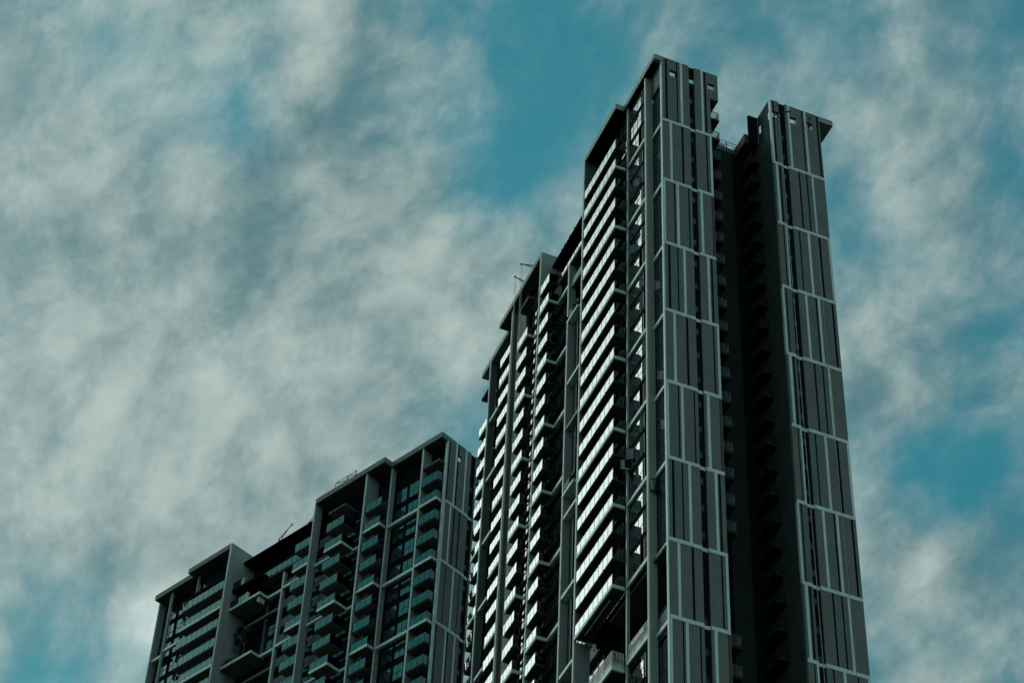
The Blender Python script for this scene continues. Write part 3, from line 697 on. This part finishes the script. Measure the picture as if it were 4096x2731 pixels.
#BLOBS
BLOBS = [  # x, y, radius deg, amount
 (130, 430, 2.6, .26), (430, 620, 1.8, .16), (760, 420, 1.7, .30), (830, 160, 1.3, .20), (60, 100, 1.8, .16), (470, 40, 1.2, .16), (730, 60, 1.0, .10),
 (540, 300, 1.05, -.46), (310, 700, .9, -.30), (545, 770, .75, -.36), (280, 130, .8, -.26), (700, 250, .8, .08), (330, 420, .9, -.12), (780, 620, 1.9, .26),
 (950, 760, 1.8, .20), (1200, 600, 1.2, .20), (620, 930, 2.2, .22), (120, 1000, 1.8, .12), (420, 1180, 1.6, .18), (330, 1420, .8, .34), (100, 1500, 1.3, -.28), (180, 1200, 1.1, -.22),
 (700, 1150, 1.5, .0), (950, 1000, 1.3, -.06), (1190, 60, 1.0, -.40), (1330, 230, 1.5, -.56), (1130, 420, 1.0, -.62), (1210, 300, .9, -.40), (1420, 60, 1.0, -.16), (1010, 20, .8, -.26), (1240, 470, .7, -.3),
 (1330, 480, .8, .26), (1700, 40, 1.5, -.12), (1930, 60, .9, -.40), (2320, 40, 1.1, -.46), (2120, 250, 1.3, .24), (2200, 520, 1.5, .16), (2060, 830, 1.4, .16), (1740, 150, .8, .18), (1500, 60, .7, .12),
 (2330, 400, .9, -.50), (2330, 750, .7, -.20), (2190, 1110, .9, -.90), (2270, 1030, .6, -.60), (2110, 1030, .55, -.36), (2060, 960, .6, .10), (2060, 1330, 1.2, .26), (2250, 1430, 1.1, .06), (2000, 520, .8, -.10), (2330, 900, .7, .26), (1950, 500, 4.5, -.22), (950, 500, 2.2, .12), (2300, 1300, 2.0, .12), (2000, 900, 1.2, .12), (1650, 120, 1.6, -.2), (2100, 1450, 1.5, -.12), (1350, 180, 2.2, -.34), (1180, 120, 1.0, -.2), (1300, 420, .9, -.3), (560, 250, 1.0, -.2), (250, 280, .8, -.18), (600, 620, 1.2, .22), (480, 760, 1.4, .12), (1000, 950, 1.6, -.10), (330, 620, 1.2, -.18), (640, 830, .7, -.2), (2300, 1540, .9, -.2), (2030, 1520, .7, -.1),
]
cov = None
for x, y, rad, am in BLOBS:
    a, e = px(x, y); v = math_('MULTIPLY', lobe(a, e, rad), am * (.66 if am < 0 else 1.0)); cov = v if cov is None else math_('ADD', cov, v)
cov = math_('ADD', cov, math_('MULTIPLY', lobe(-84, 40, 20), -.6))     # an open blue patch far to the left
cov = math_('ADD', cov, math_('MULTIPLY', lobe(-40, 32, 22), .7))
# streaky, domain-warped noise on the sky direction, drawn out along the wind
wind = (r2 * .62 + u2 * .78).normalized()
wd = N.new('ShaderNodeVectorMath'); wd.operation = 'DOT_PRODUCT'; L.new(DIR, wd.inputs[0]); wd.inputs[1].default_value = wind
wsn = N.new('ShaderNodeVectorMath'); wsn.operation = 'SCALE'; wsn.inputs[0].default_value = wind; L.new(math_('MULTIPLY', wd.outputs['Value'], -.20), wsn.inputs['Scale'])
ax = N.new('ShaderNodeVectorMath'); ax.operation = 'ADD'; L.new(DIR, ax.inputs[0]); L.new(wsn.outputs[0], ax.inputs[1])
wn = N.new('ShaderNodeTexNoise'); wn.inputs['Scale'].default_value = 9; wn.inputs['Detail'].default_value = 4; L.new(ax.outputs[0], wn.inputs['Vector'])
ws = N.new('ShaderNodeVectorMath'); ws.operation = 'MULTIPLY_ADD'; L.new(wn.outputs['Color'], ws.inputs[0]); ws.inputs[1].default_value = (.035, .035, .035); L.new(ax.outputs[0], ws.inputs[2])
n1 = N.new('ShaderNodeTexNoise'); n1.inputs['Scale'].default_value = 10.5; n1.inputs['Detail'].default_value = 8; n1.inputs['Roughness'].default_value = .635; L.new(ws.outputs[0], n1.inputs['Vector'])
n2 = N.new('ShaderNodeTexNoise'); n2.inputs['Scale'].default_value = 7.5; n2.inputs['Detail'].default_value = 6; n2.inputs['Roughness'].default_value = .62
o2 = N.new('ShaderNodeVectorMath'); o2.operation = 'ADD'; L.new(ws.outputs[0], o2.inputs[0]); o2.inputs[1].default_value = (3.1, 1.7, 2.3); L.new(o2.outputs[0], n2.inputs['Vector'])
dens = math_('ADD', math_('ADD', math_('MULTIPLY', math_('SUBTRACT', n1.outputs['Fac'], .5), 1.9), cov), .53)
cl = N.new('ShaderNodeMapRange'); cl.interpolation_type = 'SMOOTHSTEP'; cl.inputs[1].default_value = -.05; cl.inputs[2].default_value = 1.0; L.new(dens, cl.inputs[0]); CL = math_('MULTIPLY_ADD', cl.outputs[0], .88, .10)
so_ = N.new('ShaderNodeVectorMath'); so_.operation = 'ADD'; L.new(ws.outputs[0], so_.inputs[0]); so_.inputs[1].default_value = (-.018, -.002, .002)
n3 = N.new('ShaderNodeTexNoise'); n3.inputs['Scale'].default_value = 10.5; n3.inputs['Detail'].default_value = 5; n3.inputs['Roughness'].default_value = .62; L.new(so_.outputs[0], n3.inputs['Vector'])
relief = math_('MULTIPLY', math_('SUBTRACT', n1.outputs['Fac'], n3.outputs['Fac']), 1.7)      # lit and shaded sides of the billows
shade = N.new('ShaderNodeMapRange'); shade.interpolation_type = 'SMOOTHSTEP'; shade.inputs[1].default_value = .14; shade.inputs[2].default_value = .90; L.new(math_('ADD', n2.outputs['Fac'], relief), shade.inputs[0])
skys = N.new('ShaderNodeVectorMath'); skys.operation = 'MULTIPLY'; L.new(sky.outputs[0], skys.inputs[0]); skys.inputs[1].default_value = (.04, 1.18, .98)
SC = 10.0                                     # background strength is 0.10, so colours below are radiance times ten
cloud = mixc(shade.outputs[0], (.085*SC, .19*SC, .215*SC), (.455*SC, .545*SC, .505*SC))
col = mixc(CL, skys.outputs[0], cloud)
# the sun glowing through the cloud, out of the picture on the left
_a, _e = px(345, 1440)
gl = math_('ADD', math_('ADD', math_('MULTIPLY', lobe(-52, 31, 19, 2), 3.7*SC), math_('MULTIPLY', lobe(_a, _e, .75), .30*SC)), 0.0)
gv = N.new('ShaderNodeVectorMath'); gv.operation = 'SCALE'; gv.inputs[0].default_value = (.92, 1.0, .95); L.new(gl, gv.inputs['Scale'])
gb = N.new('ShaderNodeVectorMath'); gb.operation = 'SCALE'; gb.inputs[0].default_value = (.30, .40, .41); L.new(math_('MULTIPLY', lobe(160, 26, 44), SC), gb.inputs['Scale'])   # unseen sky glow added behind the viewer to brighten the facing walls
g0 = N.new('ShaderNodeVectorMath'); g0.operation = 'ADD'; L.new(gv.outputs[0], g0.inputs[0]); L.new(gb.outputs[0], g0.inputs[1])
ga = N.new('ShaderNodeVectorMath'); ga.operation = 'ADD'; L.new(col, ga.inputs[0]); L.new(g0.outputs[0], ga.inputs[1])
L.new(ga.outputs[0], bg.inputs['Color']); bg.inputs['Strength'].default_value = 1.0 / SC
# ------------------------------------------------------------------ sun, softened by the cloud
sd = bpy.data.lights.new('sun', 'SUN'); so = bpy.data.objects.new('sun', sd); COL.objects.link(so)
sd.energy = .5; sd.angle = R(10); sd.color = (1.0, .93, .80)
so.rotation_euler = (-Vector(ad(SUN_AZ, SUN_EL))).to_track_quat('-Z', 'Y').to_euler()

sc.view_settings.view_transform = 'Standard'; sc.view_settings.look = 'None'; sc.view_settings.exposure = 0; sc.view_settings.gamma = 1
sc.render.engine = 'CYCLES'
sc.cycles.max_bounces = 8; sc.cycles.glossy_bounces = 4; sc.cycles.transparent_max_bounces = 16; sc.cycles.diffuse_bounces = 3
